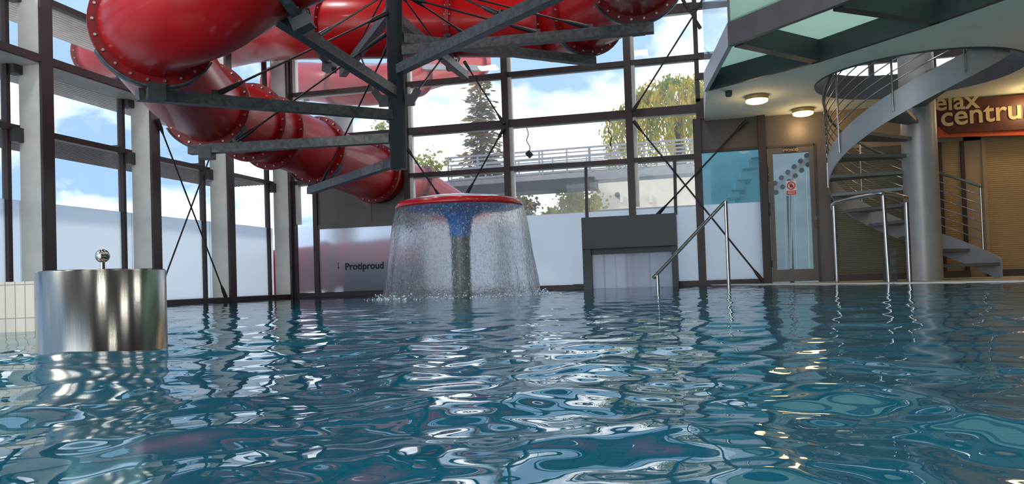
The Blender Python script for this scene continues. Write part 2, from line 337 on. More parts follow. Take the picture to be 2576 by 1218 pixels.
# ------------------------------------------------------------------ pool water
def make_water():
    rng = np.random.RandomState(3)
    hd = math.pi / 2 + PSI
    a1 = np.linspace(hd - R(40), hd + R(40), 560); a2 = np.linspace(hd + R(40), hd + 2 * math.pi - R(40), 60)[1:-1]
    ang = np.concatenate([a1, a2]); rad = np.exp(np.linspace(math.log(.12), math.log(19.), 860))
    A, Q = np.meshgrid(ang, rad); X = (Q * np.cos(A)).clip(-7.24, 8.55); Y = (Q * np.sin(A)).clip(-6.85, 12.45); Z = np.zeros_like(X)
    sp = Q * .0075
    for i in range(90):
        lam = .14 * (3.6 ** rng.rand()); th = rng.rand() * 2 * math.pi; k = 2 * math.pi / lam
        amp = WAVE * lam / 6.283 * rng.uniform(.6, 1.4)
        Z += amp * np.clip((lam / sp - 2.5) / 3, 0, 1) * np.sin(k * (X * math.cos(th) + Y * math.sin(th)) + rng.rand() * 6.28 + .6 * np.sin(1.1 * X + i) + .6 * np.sin(1.3 * Y + 2 * i))
    pat = .5 + .5 * np.sin(1.7 * X + 1.3 * np.sin(1.1 * Y)) * np.sin(1.3 * Y + .8 + np.sin(1.9 * X))
    for i in range(26):
        lam = .055 * (2.4 ** rng.rand()); th = rng.rand() * 2 * math.pi; k = 2 * math.pi / lam
        Z += .017 * lam / 6.283 * np.clip((lam / sp - 2.5) / 3, 0, 1) * pat * (1 + .15 * Q) * np.sin(k * (X * math.cos(th) + Y * math.sin(th)) + rng.rand() * 6.28 + 1.2 * np.sin(3 * X + i) + 1.2 * np.sin(3.4 * Y + 2 * i))
    rm = np.hypot(X + 2.72, Y - 8.85)
    Z += .010 * np.exp(-((rm - 1.0) / .5) ** 2) * np.sin(18 * rm)
    Z *= 1.3 / (1 + (Q / 2.6) ** 1.1)
    Z *= .45 + .55 * np.clip((X + 9) / 6, 0, 1)
    ex, ey = np.array(edge).T; under = (X > ex[0]) & (Y > np.interp(X, ex, ey) + .12); Z[under] = -.35
    n, mm = X.shape; v = np.stack([X, Y, Z], -1).reshape(-1, 3)
    i = np.arange(n - 1)[:, None] * mm; j = np.arange(mm)[None, :]; j2 = (j + 1) % mm
    f = np.stack([i + j, i + mm + j, i + mm + j2, i + j2], -1).reshape(-1, 4)
    me = bpy.data.meshes.new('pool_water'); me.vertices.add(len(v)); me.vertices.foreach_set('co', v.ravel().astype(np.float32))
    me.loops.add(f.size); me.loops.foreach_set('vertex_index', f.ravel().astype(np.int32)); me.polygons.add(len(f))
    me.polygons.foreach_set('loop_start', np.arange(0, f.size, 4, dtype=np.int32)); me.polygons.foreach_set('loop_total', np.full(len(f), 4, np.int32))
    me.polygons.foreach_set('use_smooth', np.ones(len(f), bool)); me.update(calc_edges=True); me.validate(); me.materials.append(M['water'])
    o = bpy.data.objects.new('pool_water', me); COL.objects.link(o)
    return tag(o, 'rippled blue pool water filling the hall', 'water', kind='stuff')
WAVE = .0125
make_water()

# ------------------------------------------------------------------ left glass wall
colY = [3.65, 5.4, 7.07, 8.82, 10.52, 12.36]
names = ['nearest the tiled edge', 'second along', 'just behind the steel drum, beside the tiled edge', 'third in the row, behind the drum', 'fourth in the row, under the low slide bend', 'last in the row, by the corner']
for y, nm in zip(colY[1:], names[1:]):
    t = thing('steel_column', (-7.1, y, 0), 'grey steel column with dark edge on the side glass wall, ' + nm, 'column', 'columns along the side glass wall')
    MB().box((XG + .06, y - .05, -.03), (XL + .02, y + .05, 6)).build('web', M['colgrey'], t)
    MB().box((XL - .005, y - .08, -.03), (XL + .03, y + .08, 6)).build('flange', M['frame'], t)
    for z in (2.02, 2.78, 3.6):
        b = MB().box((XG + .0, y - .17, z - .14), (XG + .12, y - .05, z + .02)).build('bracket', M['mast'], t)
wn = 0
for y0, y1 in zip(colY[:-1], colY[1:]):
    wn += 1; w = thing('window_%d' % wn, (XG, (y0 + y1) / 2, 0), None, None, kind='structure')
    MB().box((XG - .012, y0, 1.25), (XG, y1, 6)).build('pane', M['glass'], w)
    MB().box((XG - .012, y0, .06), (XG, y1, 1.25)).build('frosted_pane', M['frost'], w)
    MB().box((XG - .03, y1 - .2, .0), (XG + .05, y1 - .15, 6)).build('mullion', M['frame'], w)
    for z in (2.06, 2.84, 3.64, 4.45):
        MB().box((XG - .03, y0, z - .05), (XG + .07, y1, z + .02)).build('transom', M['frame'], w)
    MB().box((XG - .03, y0, -.05), (XL, y1, .06)).build('sill', M['frame'], w)
bm = MB().box((XG, colY[0], 2.75), (XL + .028, colY[-1] + .1, 2.835)); struct(bm.build('trim_4', M['frame']))
bm = MB().box((XG, colY[0], 2.74), (XL - .01, colY[-1] + .1, 2.752)); struct(bm.build('trim_5', M['colgrey']))
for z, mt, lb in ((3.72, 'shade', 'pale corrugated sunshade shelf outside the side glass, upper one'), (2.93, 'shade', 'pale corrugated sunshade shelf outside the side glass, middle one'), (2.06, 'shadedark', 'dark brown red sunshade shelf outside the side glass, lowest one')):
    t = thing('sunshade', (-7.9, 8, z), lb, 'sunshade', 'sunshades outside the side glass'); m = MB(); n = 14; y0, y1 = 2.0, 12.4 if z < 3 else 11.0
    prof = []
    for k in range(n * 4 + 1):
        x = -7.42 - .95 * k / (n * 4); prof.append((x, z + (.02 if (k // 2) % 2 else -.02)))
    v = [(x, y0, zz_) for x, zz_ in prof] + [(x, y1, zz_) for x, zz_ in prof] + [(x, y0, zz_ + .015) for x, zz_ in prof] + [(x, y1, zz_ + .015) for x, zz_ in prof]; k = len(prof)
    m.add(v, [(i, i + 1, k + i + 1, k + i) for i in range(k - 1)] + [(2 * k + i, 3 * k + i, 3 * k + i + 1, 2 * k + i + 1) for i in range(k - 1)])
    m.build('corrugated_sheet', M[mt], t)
    for y in colY[1:-1]: MB().bar((-7.35, y - .1, z + .06), (-8.4, y - .1, z + .06), .05, .06).build('bracket', M['galv'], t)
def rod(p, q, r, label, lug=.03, name='brace_rod', grp='brace rods of the glass walls'):
    p, q = Vector(p), Vector(q); t = thing(name, p, label, 'brace rod', grp)
    MB().tube([p, q], r, 8).build('bar', M['rod'], t)
    d = (q - p).normalized()
    for a, b in ((p, p + d * .22), (q, q - d * .22)): MB().tube([a, a + (b - a) * .6, b], lug, 8, radii=[lug, lug * .9, r]).build('clevis', M['rod'], t)
    return t
rod(at(396, 300, 0, XL + .05), at(568, 748, 0, XL + .05), .011, 'thin dark brace rod on the side glass, falling from the third column to the fourth')
rod(at(583, 248, 0, XL + .09), at(404, 728, 0, XL + .09), .011, 'thin dark brace rod on the side glass, rising behind the slide to the fourth column')

# ------------------------------------------------------------------ back glass wall
CX = [-6.92, -4.74, -2.96, -.92, .13, 1.10]
bn = ['at the corner', 'by the hanging slide mast', 'behind the water mushroom', 'over the dark hood', 'beside the blue window', 'beside the exit door']
for k, x in enumerate(CX):
    wd = (.10, .09, .10, .11, .12, .11)[k]; top = 6 if k < 4 else 2.62
    t = thing('steel_column', (x, YB - .05, 0), 'dark steel post of the far glass wall ' + bn[k], 'column', 'posts of the far glass wall')
    MB().box((x - wd / 2, YB - .14, -.03), (x + wd / 2, YB - .02, top)).build('post', M['frame'], t)
    if k < 4: MB().box((x + wd / 2, YB - .08, 1.3), (x + wd / 2 + .06, YB + .02, top)).build('cover_strip', M['colgrey'], t)
for k, (x0, x1) in enumerate(zip([-7.3] + CX[1:-1], CX[1:])):
    wn += 1; w = thing('window_%d' % wn, ((x0 + x1) / 2, YB, 0), None, None, kind='structure')
    if k == 4:
        z1 = at(1830, 380, 1, YB).z
        MB().box((x0, YB - .012, 1.27), (x1, YB, z1)).build('pane', M['tealglass'], w)
        MB().box((x0, YB - .012, .08), (x1, YB, 1.27)).build('frosted_pane', M['frost'], w)
        MB().box((x0, YB - .03, z1 + .02), (x1, YB + .02, 2.62)).build('blind_panel', M['dpanel'], w)
        MB().box((x0, YB - .08, z1 - .01), (x1, YB + .02, z1 + .03)).build('transom', M['frame'], w)
    else:
        xs = x0 if k else -6.0
        MB().box((x0, YB - .012, 2.04 if not k else 1.25), (x1, YB, 6)).build('pane', M['glass'], w)
        if not k:
            xc = at(800, 600, 1, YB).x
            MB().box((x0, YB - .012, 1.25), (xc, YB, 2.04)).build('pane', M['glass'], w)
            MB().box((xc, YB - .03, 1.26), (x1, YB + .01, 1.95)).build('steel_panel', M['panel'], w)
            MB().box((xc - .05, YB - .08, 0), (xc + .03, YB + .02, 2.04)).build('mullion', M['frame'], w)
            MB().box((xc + 1.05, YB - .035, 1.27), (xc + 1.056, YB - .028, 1.95)).build('seam', M['dirt'], w)
            MB().box((xc, YB - .06, 1.20), (x1, YB + .02, 1.27)).build('transom', M['panel'], w)
        if k in (2, 3):
            hl, hr_, hz = at(1466, 660, 1, 12.0).x, at(1705, 660, 1, 12.0).x, at(1703, 617, 1, 11.95).z
            MB().box((x0 if k == 2 else hr_, YB - .012, .08), (hl if k == 2 else x1, YB, 1.25)).build('frosted_pane', M['frost'], w)
            MB().box((hl if k == 2 else x0, YB - .012, hz), (x1 if k == 2 else hr_, YB, 1.25)).build('frosted_pane', M['frost'], w)
        else: MB().box((x0, YB - .012, .08), (x1, YB, 1.25)).build('frosted_pane', M['frostnear' if not k else 'frost'], w)
        for z, hh in ((2.04, .07), (2.80, .12), (3.62, .075), (4.42, .13)):
            MB().box((x0, YB - .10, z - hh / 2), (x1, YB - .02, z + hh / 2)).build('transom', M['frame'], w)
            MB().box((x0, YB - .02, z - hh / 2 - .02), (x1, YB + .03, z + hh / 2)).build('transom_cap', M['colgrey'], w)
    for u0, u1 in (((x0, x1),) if k not in (2, 3) else ((x0, hl),) if k == 2 else ((hr_, x1),)): MB().box((u0, YB - .12, -.05), (u1, YB + .02, .075)).build('sill', M['frame'], w)
    if k == 0:
        o = at(868, 679, 1, YB - .015)
        text_part('lettering', 'Protiproud', .165, M['lettering'], o, (1, 0, 0), (0, 0, 1), w, .002, offset=.006)
        a = at(851, 664, 1, YB - .015); m = MB(); m.box((a.x - .006, YB - .016, a.z - .07), (a.x + .006, YB - .014, a.z + .03))
        m.add([(a.x - .022, YB - .0155, a.z - .055), (a.x + .022, YB - .0155, a.z - .055), (a.x, YB - .0155, a.z - .095)], [(0, 1, 2)]); m.build('arrow', M['lettering'], w)
yr = YB - .19
for kr, (a, b, lb) in enumerate((((1268, 322), (1175, 487), 'thin dark brace rod of the far glass falling to the water mushroom'),
                   ((1022, 370), (1110, 500), 'thin dark brace rod of the far glass wall, beside the foot of the slide mast'),
                   ((1168, 155), (1268, 312), 'thin dark brace rod of the far glass wall, crossing in front of the spruce top'),
                   ((1592, 280), (1772, -5), 'dark brace rod rising from the post over the hood toward the gallery'),
                   ((1594, 305), (1918, 706), 'long dark brace rod from the post over the hood down to the door foot'),
                   ((1652, 542), (1878, 303), 'dark brace rod rising from the hood top toward the gallery soffit'),
                   ((1712, -10), (1762, 72), 'short dark brace rod beside the gallery glass edge, high up'))):
    rod(at(*a, 1, yr - .035 * (kr % 2)), at(*b, 1, yr - .035 * (kr % 2)), .014, lb, .03)
for px0, pz0, pz1, lb in ((1474, 420, 552, 'thin dark post above the hood, on the mushroom side'), (1697, 402, 540, 'thin dark post above the hood, on the stair side')):
    a, b = at(px0, pz0, 1, YB - .1), at(px0 + 3, pz1, 1, YB - .1)
    tag(MB().bar(a, b, .05, .05).build('hood_post', M['frame']), lb, 'post', 'posts above the hood')

# hood over the passage, with its strip curtain
t = thing('passage_hood', (-1.25, 12.0, 0), 'anthracite box hood on two legs over the strip curtain passage', 'hood')
yh = 11.95
p0, p1 = at(1462, 548, 1, yh), at(1703, 617, 1, yh)
MB().box((p0.x, yh, p1.z), (p1.x, YB - .02, p0.z)).build('hood_box', M['hood'], t)
l0, l1 = at(1466, 660, 1, yh + .05).x, at(1487, 660, 1, yh + .05).x; r0, r1 = at(1690, 660, 1, yh + .05).x, at(1705, 660, 1, yh + .05).x
for a, b in ((l0, l1), (r0, r1)): MB().box((a, yh + .05, -.3), (b, YB - .02, p1.z)).build('leg', M['hood'], t)
MB().box((l1, yh + .12, p1.z - .09), (r0, yh + .2, p1.z + .02)).build('lintel', M['hood'], t)
t = thing('strip_curtain', (-1.2, 12.1, 0), 'milky plastic strip curtain under the anthracite hood', 'strip curtain')
ns = 7
for k in range(ns):
    a = l1 + (r0 - l1) * k / ns; b = l1 + (r0 - l1) * (k + 1) / ns + (.02 if k < ns - 1 else 0)
    MB().box((a, yh + .22 + .012 * (k % 2), -.1), (b, yh + .225 + .012 * (k % 2), p1.z - .04)).build('strip', M['strip'], t)

# hanging cords
for x, ya, yb_, lb, box in ((1331, 322, 386, 'dangling cord with small black box, in front of the far glass', 1), (1536, 300, 357, 'short dangling cord with a dark plug, in front of the far glass', 0)):
    t = thing('hanging_cord', at(x, ya, 1, YB - .2), lb, 'cord', 'cords hanging at the far glass')
    cp = [at(x + dx, ya + (yb_ - ya) * f, 1, YB - .2) for dx, f in ((-6, 0), (-2, .25), (-6, .5), (2, .75), (0, 1))]
    MB().tube(spline(cp, 6), .008, 6).build('cable', M['black'], t)
    e = cp[-1]
    if box: MB().bar(e + Vector((-.03, 0, .02)), e + Vector((.035, 0, -.05)), .08, .09).build('sensor_box', M['black'], t)
    else: MB().tube([e, e - Vector((0, 0, .07))], .012, 8).build('plug', M['black'], t)

# ------------------------------------------------------------------ door wall and shutters
xw0, xw1 = CX[-1], at(2090, 500, 1, YB).x
dx0, dx1 = 1.165, 1.865; dz1 = 2.10
m = MB(); m.box((xw0, YB - .02, -.02), (dx0, YB + .1, 2.62)); m.box((dx1, YB - .02, -.02), (xw1, YB + .1, 2.62)); m.box((dx0, YB - .02, dz1), (dx1, YB + .1, 2.62)); struct(m.build('wall_back', M['panel']))
d = thing('door_1', (dx0, YB, 0), None, None, kind='structure')
gx0, gx1, gz0, gz1 = at(1948, 520, 1, YB).x, at(2040, 520, 1, YB).x, at(1990, 678, 1, YB).z, at(1985, 386, 1, YB).z
m = MB()
for lo, hi in (((dx0 + .02, YB - .06, .02), (gx0, YB, dz1 - .02)), ((gx1, YB - .06, .02), (dx1 - .02, YB, dz1 - .02)), ((gx0, YB - .06, .02), (gx1, YB, gz0)), ((gx0, YB - .06, gz1), (gx1, YB, dz1 - .02))): m.box(lo, hi)
m.build('leaf', M['panel'], d)
m = MB(); m.box((dx0 - .02, YB - .045, 0), (dx0 + .012, YB - .02, dz1 + .02)); m.box((dx1 - .012, YB - .045, 0), (dx1 + .02, YB - .02, dz1 + .02)); m.box((dx0, YB - .045, dz1 - .012), (dx1, YB - .02, dz1 + .02)); m.build('door_frame', M['dpanel'], d)
MB().box((gx0, YB - .03, gz0), (gx1, YB - .02, gz1)).build('pane', M['doorglass'], d)
for z in (1.75, 1.62, 1.2, 1.08, .3): MB().tube([(dx0 + .01, YB - .07, z - .05), (dx0 + .01, YB - .07, z + .05)], .012, 8).build('hinge', M['galv'], d)
hp = at(2051, 549, 1, YB - .07); m = MB(); m.box((hp.x - .025, YB - .075, hp.z - .03), (hp.x + .025, YB - .06, hp.z + .03)); hd_ = m.build('handle_plate', M['polish'], d)
MB().tube([hp, hp + Vector((0, -.05, 0)), hp + Vector((-.03, -.055, 0)), hp + Vector((-.13, -.055, 0))], .011, 8).build('handle', M['polish'], hd_).parent = d
MB().box((hp.x - .02, YB - .07, hp.z - .14), (hp.x + .02, YB - .06, hp.z - .07)).build('keyhole_plate', M['galv'], d)
t = thing('exit_sign', at(1988, 377, 1, YB - .07), 'small dark exit sign plate above the glass door', 'sign')
a, b = at(1973, 370, 1, YB - .065), at(2003, 382, 1, YB - .065)
MB().box((a.x, YB - .075, b.z), (b.x, YB - .06, a.z)).build('plate', M['black'], t)
text_part('lettering', 'VÝCHOD', .052, M['creamletter'], ((a.x + b.x) / 2, YB - .077, b.z + .014), (1, 0, 0), (0, 0, 1), t, .002, align='CENTER', offset=.001)
t = thing('prohibition_sign', at(1990, 472, 1, YB - .035), 'white and red no entry sign with struck hand on the door glass', 'sign')
c = at(1990, 467, 1, YB - .036); ys = YB - .04
MB().box((c.x - .075, ys, c.z - .15), (c.x + .075, ys + .006, c.z + .075)).build('plate', M['white'], t)
MB().ring((c.x, ys - .002, c.z), (0, 1, 0), .048, .064, .004).build('ban_ring', M['signred'], t)
hnd = MB(); hnd.box((c.x - .02, ys - .003, c.z - .03), (c.x + .02, ys - .001, c.z + .005))
for k, (dx, hh) in enumerate(((-.017, .025), (-.006, .034), (.005, .034), (.016, .026))): hnd.box((c.x + dx - .004, ys - .003, c.z), (c.x + dx + .004, ys - .001, c.z + hh))
hnd.bar((c.x + .018, ys - .002, c.z - .018), (c.x + .034, ys - .002, c.z + .002), .002, .01, (0, 0, 1)); hnd.build('hand_mark', M['black'], t)
MB().bar((c.x - .045, ys - .005, c.z + .045), (c.x + .045, ys - .005, c.z - .045), .003, .014).build('ban_bar', M['signred'], t)
MB().box((c.x - .07, ys - .003, c.z - .14), (c.x + .07, ys, c.z - .08)).build('red_strip', M['signred'], t)
for q in (-.098, -.12): MB().box((c.x - .055, ys - .005, c.z + q - .005), (c.x + .055, ys - .003, c.z + q + .005)).build('text_line', M['white'], t)

xs = [xw1, at(2290, 500, 1, YB).x, at(2362, 500, 1, YB).x, at(2428, 500, 1, YB).x, at(2472, 500, 1, YB).x, 5.2]
zb, zt = .1, at(2480, 352, 1, YB).z
sl = ['dark olive roller shutter behind the spiral stair', None, 'narrow warm brown roller shutter beside the stair column', None, 'wide warm brown roller shutter beyond the sloping railing']
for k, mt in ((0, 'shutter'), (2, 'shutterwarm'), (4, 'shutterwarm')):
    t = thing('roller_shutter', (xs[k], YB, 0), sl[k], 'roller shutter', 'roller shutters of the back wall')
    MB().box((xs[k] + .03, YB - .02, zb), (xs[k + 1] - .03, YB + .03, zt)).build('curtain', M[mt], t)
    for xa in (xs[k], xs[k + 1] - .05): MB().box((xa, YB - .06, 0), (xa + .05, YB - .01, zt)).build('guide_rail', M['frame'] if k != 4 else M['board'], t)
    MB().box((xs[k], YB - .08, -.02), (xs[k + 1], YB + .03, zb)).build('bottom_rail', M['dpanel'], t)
m = MB()
for k in (1, 3): m.box((xs[k], YB - .03, -.02), (xs[k + 1], YB + .1, 2.62))
m.box((xw1, YB - .03, zt), (8.6, YB + .1, 2.62)); m.box((5.2, YB - .03, -.02), (8.6, YB + .1, zt)); struct(m.build('wall_back_right', M['board']))
# relax centrum banner
ybn = 12.2
t = thing('banner_sign', at(2460, 300, 1, ybn), 'dark red brown banner sign with cream curly lettering, beside the stair column', 'sign')
q = [at(*p, 1, ybn) for p in ((2300, 262), (2640, 232), (2640, 322), (2385, 336))]
pr = lambda pts, y0, y1: MB().add([(p.x, y0, p.z) for p in pts] + [(p.x, y1, p.z) for p in pts], [(0, 1, 2, 3), (7, 6, 5, 4), (0, 4, 5, 1), (1, 5, 6, 2), (2, 6, 7, 3), (3, 7, 4, 0)])
pr(q, ybn, ybn + .02).build('board', M['banner'], t)
q2 = [at(*p, 1, ybn + .03) for p in ((2360, 320), (2640, 300), (2640, 338), (2360, 346))]; pr(q2, ybn + .03, ybn + .04).build('orange_edge', M['banneror'], t)
text_part('lettering', 'relax', .36, M['creamletter'], at(2323, 281, 1, ybn - .01), (1, 0, .0), (0, 0, 1), t, .01, offset=.006)
text_part('lettering', 'centrum', .40, M['creamletter'], at(2366, 318, 1, ybn - .01), (1, 0, .035), (0, 0, 1), t, .01, offset=.006)

# ------------------------------------------------------------------ gallery: soffit with the stair opening, steel frame, glass floor
ZS = 2.6; OC = Vector((2.83, 10.6, 0)); OR_ = 1.2
def soffit():
    outer = [(.25, 12.48), (.25, 10.49), (1.51, 9.54), (2.47, 8.44), (2.92, 7.88), (4.6, 5.6), (8.6, 3.5), (8.6, 12.48)]; n = 96
    def hit(a):
        d = Vector((math.cos(a), math.sin(a))); best = None
        for i in range(len(outer)):
            p, q = Vector(outer[i]), Vector(outer[(i + 1) % len(outer)]); e = q - p; w = p - OC.xy; den = d.x * e.y - d.y * e.x
            if abs(den) < 1e-9: continue
            tt = (w.x * e.y - w.y * e.x) / den; u = (w.x * d.y - w.y * d.x) / den
            if tt > 0 and -1e-6 <= u <= 1 + 1e-6 and (best is None or tt < best): best = tt
        return OC.xy + d * best
    angs = sorted([2 * math.pi * k / n for k in range(n)] + [math.atan2(p[1] - OC.y, p[0] - OC.x) % (2 * math.pi) for p in outer])
    k = len(angs); inn = [OC.xy + Vector((math.cos(a), math.sin(a))) * OR_ for a in angs]; out = [hit(a) for a in angs]
    m = MB(); zt = ZS + .30
    v = [(p.x, p.y, ZS) for p in inn] + [(p.x, p.y, ZS) for p in out] + [(p.x, p.y, zt) for p in inn] + [(p.x, p.y, zt) for p in out]
    f = []
    for i in range(k):
        j = (i + 1) % k; f += [(i, j, k + j, k + i), (2 * k + i, 3 * k + i, 3 * k + j, 2 * k + j), (k + i, k + j, 3 * k + j, 3 * k + i)]
    m.add(v, f); struct(m.build('ceiling_soffit', M['ceil']))
    m = MB(); v = [(OC.x + OR_ * .995 * math.cos(a), OC.y + OR_ * .995 * math.sin(a), z) for z in (ZS - .02, zt + .02) for a in angs]
    m.add(v, [(i, k + i, k + (i + 1) % k, (i + 1) % k) for i in range(k)], True); struct(m.build('trim_6', M['dbeam']))
soffit()
GA, GB, GC = Vector((.25, 10.49)), Vector((.47, 8.49)), Vector((1.49, 7.40)); GD = Vector((3.4, 5.0))
IA, IB, IC, ID = Vector((.28, 10.45)), Vector((1.49, 9.50)), Vector((2.45, 8.40)), Vector((4.2, 6.0))
gal = thing('gallery_frame', (.5, 9, ZS), 'dark steel gallery frame with glass floor hung along the soffit edge', 'gallery')
BH = .25
def beam(a, b, mt, w=.07, nm='beam', z0=ZS, h=BH): return MB().bar((a.x, a.y, z0 + h / 2), (b.x, b.y, z0 + h / 2), w, h).build(nm, M[mt], gal)
beam(GB, GC + (GC - GB) * .0, 'fascia', .06, 'fascia_beam'); beam(GC, GD, 'fascia', .06, 'fascia_beam'); beam(GA, GB, 'stringer', .05, 'side_beam')
beam(IA, IB, 'dbeam', .05); beam(IB, IC, 'dbeam', .05); beam(IC, ID, 'dbeam', .05)
beam(Vector((.56, 8.50)), IB, 'dbeam', .12, 'cross_beam'); beam(Vector((1.40, 7.62)), IC, 'dbeam', .12, 'cross_beam'); beam(Vector((2.6, 6.1)), Vector((3.6, 6.8)), 'dbeam', .12, 'cross_beam')
for pts in ([IA, GB, IB], [GB, GC, IC, IB], [GC, GD, ID, IC]):
    MB().prism([(p.x, p.y) for p in pts], ZS + BH, ZS + BH + .03).build('floor_pane', M['floorglass'], gal)
def pane(a, b, z0, z1, mt, nm): return MB().bar((a.x, a.y, (z0 + z1) / 2), (b.x, b.y, (z0 + z1) / 2), .015, z1 - z0).build(nm, M[mt], gal)
pane(GA, GB, ZS + BH, ZS + 1.2, 'balglass', 'balustrade_pane'); pane(GB, GC, ZS + BH, ZS + 1.2, 'floorglass', 'balustrade_pane'); pane(GC, GD, ZS + BH, ZS + 1.2, 'floorglass', 'balustrade_pane')
MB().bar((GB.x, GB.y, ZS + BH), (GB.x, GB.y, ZS + 1.25), .03, .03).build('post', M['galv'], gal)
wn += 1; w = thing('window_%d' % wn, (4, YB, 3), None, None, kind='structure')
MB().box((.13, YB - .01, 2.9), (8.6, YB, 6)).build('pane', M['glass'], w)
MB().box((.13, YB - .08, 2.62), (8.6, YB + .02, 2.95)).build('sill', M['frame'], w)
for k in range(10): MB().box((.13 + .85 * k, YB - .08, 2.9), (.2 + .85 * k, YB, 6)).build('mullion', M['frame'], w)
for z in (3.3, 3.62, 4.42): MB().box((.13, YB - .1, z - .05), (8.6, YB - .02, z + .05)).build('transom', M['frame'], w)

# ceiling lamps
def lamp(x, y, lb, en, r=.155):
    t = thing('ceiling_lamp', (x, y, ZS), lb, 'lamp', 'round lamps on the soffit')
    MB().lathe([(.001, -.0), (r * .96, -.0), (r, -.015), (r, -.05), (r * .96, -.055)], (x, y, ZS - .001), 36).build('rim', M['lamprim'], t)
    MB().lathe([(r * .96, -.05), (r * .93, -.085), (r * .7, -.1), (.001, -.105)], (x, y, ZS), 36).build('diffuser', M['lamp'], t)
    ld = bpy.data.lights.new('lamp_light', 'POINT'); ld.energy = en; ld.color = (1, .66, .30); ld.shadow_soft_size = .12
    lo = bpy.data.objects.new('lamp_light', ld); COL.objects.link(lo); lo.parent = t; lo.location = (0, 0, -.22)
lamp(.93, 11.0, 'round warm ceiling lamp on the soffit, nearer the gallery beams', 3); lamp(1.68, 12.15, 'round warm ceiling lamp on the soffit above the exit door', 5)
lamp(4.72, 11.9, 'round warm ceiling lamp on the soffit beyond the banner sign', 10); lamp(5.6, 10.2, 'round warm ceiling lamp on the soffit over the far deck', 10)
p = at(1833, 229, 2, ZS); tag(MB().lathe([(.001, 0), (.045, 0), (.045, -.06), (.035, -.075), (.001, -.075)], (p.x, p.y, ZS), 20).build('ceiling_sensor', M['dbeam']), 'small dark cylinder sensor on the soffit beside the lamp', 'sensor')

# ------------------------------------------------------------------ spiral stair
st = thing('spiral_staircase', (OC.x, OC.y, 0), 'grey steel spiral staircase around a thick round column up to the gallery', 'staircase')
MB().lathe([(.205, -.02), (.205, 6)], (OC.x, OC.y, 0), 48).build('column', M['stcol'], st)
RS = 1.08; RISE = .2; STEP = R(22.5); A0 = R(12)
def hel(a, r, z0=0): return Vector((OC.x + r * math.cos(A0 + a), OC.y + r * math.sin(A0 + a), z0 + RISE * a / STEP))
amax = STEP * 13.6
def ribbon(r, z_lo, z_hi, th, a0, a1, n=90):
    m = MB(); v = []
    for i in range(n + 1):
        a = a0 + (a1 - a0) * i / n
        for (q, zz_) in ((r - th, z_lo), (r, z_lo), (r, z_hi), (r - th, z_hi)): v.append(hel(a, q, zz_))
    m.add(v, [(i * 4 + k, i * 4 + (k + 1) % 4, i * 4 + 4 + (k + 1) % 4, i * 4 + 4 + k) for i in range(n) for k in range(4)] + [(0, 1, 2, 3), (n * 4 + 3, n * 4 + 2, n * 4 + 1, n * 4)])
    return m
ribbon(RS, -.13, .17, .012, R(9), amax).build('stringer', M['stringer'], st)
for k in range(1, 14):
    a = STEP * k; v = []
    for zz_ in (0, -.04):
        for q, r in ((-.55, .19), (.55, .19), (.55, RS - .012), (-.55, RS - .012)):
            w_ = hel(a, r); ang = A0 + a + q * STEP * (1 if r > .5 else 1.6); v.append(Vector((OC.x + r * math.cos(ang), OC.y + r * math.sin(ang), RISE * k + zz_)))
    MB().add(v, [(0, 1, 2, 3), (7, 6, 5, 4), (0, 4, 5, 1), (1, 5, 6, 2), (2, 6, 7, 3), (3, 7, 4, 0)]).build('tread', M['tread'], st)
for j in range(7):
    z = .28 + j * .12
    MB().tube([hel(R(23) + (amax - R(23)) * i / 80, RS + .012, z) for i in range(81)], .008 if j < 6 else .02, 6).build('rail_bar', M['polish'] if j < 6 else M['tread'], st)
for a in (24, 62, 105, 150, 190, 230, 270, 305):
    p = hel(R(a), RS + .014, -.06); MB().tube([p, p + Vector((0, 0, 1.08))], .013, 8).build('baluster', M['polish'], st)
p = hel(R(8), .62); MB().box((OC.x - .42, OC.y + .1, -.02), (OC.x - .30, OC.y + .3, .42)).build('support_post', M['galv'], st)

# pool handrails
def steel_rail(name, pts_list, label, r=.021):
    t = thing(name, pts_list[0][0], label, 'handrail')
    for nm, pts in zip(('rail',) + ('post',) * 9, pts_list): MB().tube(pts, r, 14).build(nm, M['polish'], t)
    return t
B1 = at(1834, 727, 2, -.01); top1 = B1 + Vector((-.0, 0, 1.04)); B2 = dep(1652, 722, 8.9); lo2 = dep(1643, 700, 8.9)
steel_rail('pool_handrail', [[lo2, top1 + Vector((-.02, 0, -.02)), top1], [Vector((B1.x, B1.y, -.6)), top1], [lo2 + Vector((.05, 0, .03)), Vector((lo2.x + .05, lo2.y, -.5))]], 'sloping stainless handrail leading down into the pool')
c1, c2, c3 = Vector((1.80, 10.35, 0)), Vector((2.17, 9.55, 0)), Vector((2.44, 9.75, 0))
zt = 1.02
loop = spline([c1 + Vector((-.02, .25, zt - .06)), c1 + Vector((-.06, 0, zt - .02)), c1 + Vector((.02, -.28, zt)), c2 + Vector((-.10, .02, zt + .01)), c2 + Vector((.02, -.0, zt + .01)), c3 + Vector((-.03, -.06, zt - .03)), c3 + Vector((0, 0, zt - .08))], 8)
steel_rail('deck_handrail', [loop, [c1 + Vector((-.04, .05, -.02)), c1 + Vector((-.05, .0, zt - .02))], [c2 + Vector((0, 0, -.02)), c2 + Vector((-.02, 0, zt))], [c3 + Vector((0, 0, -.02)), c3 + Vector((0, 0, zt - .06))]], 'curved stainless handrail on three posts before the spiral staircase', .024)

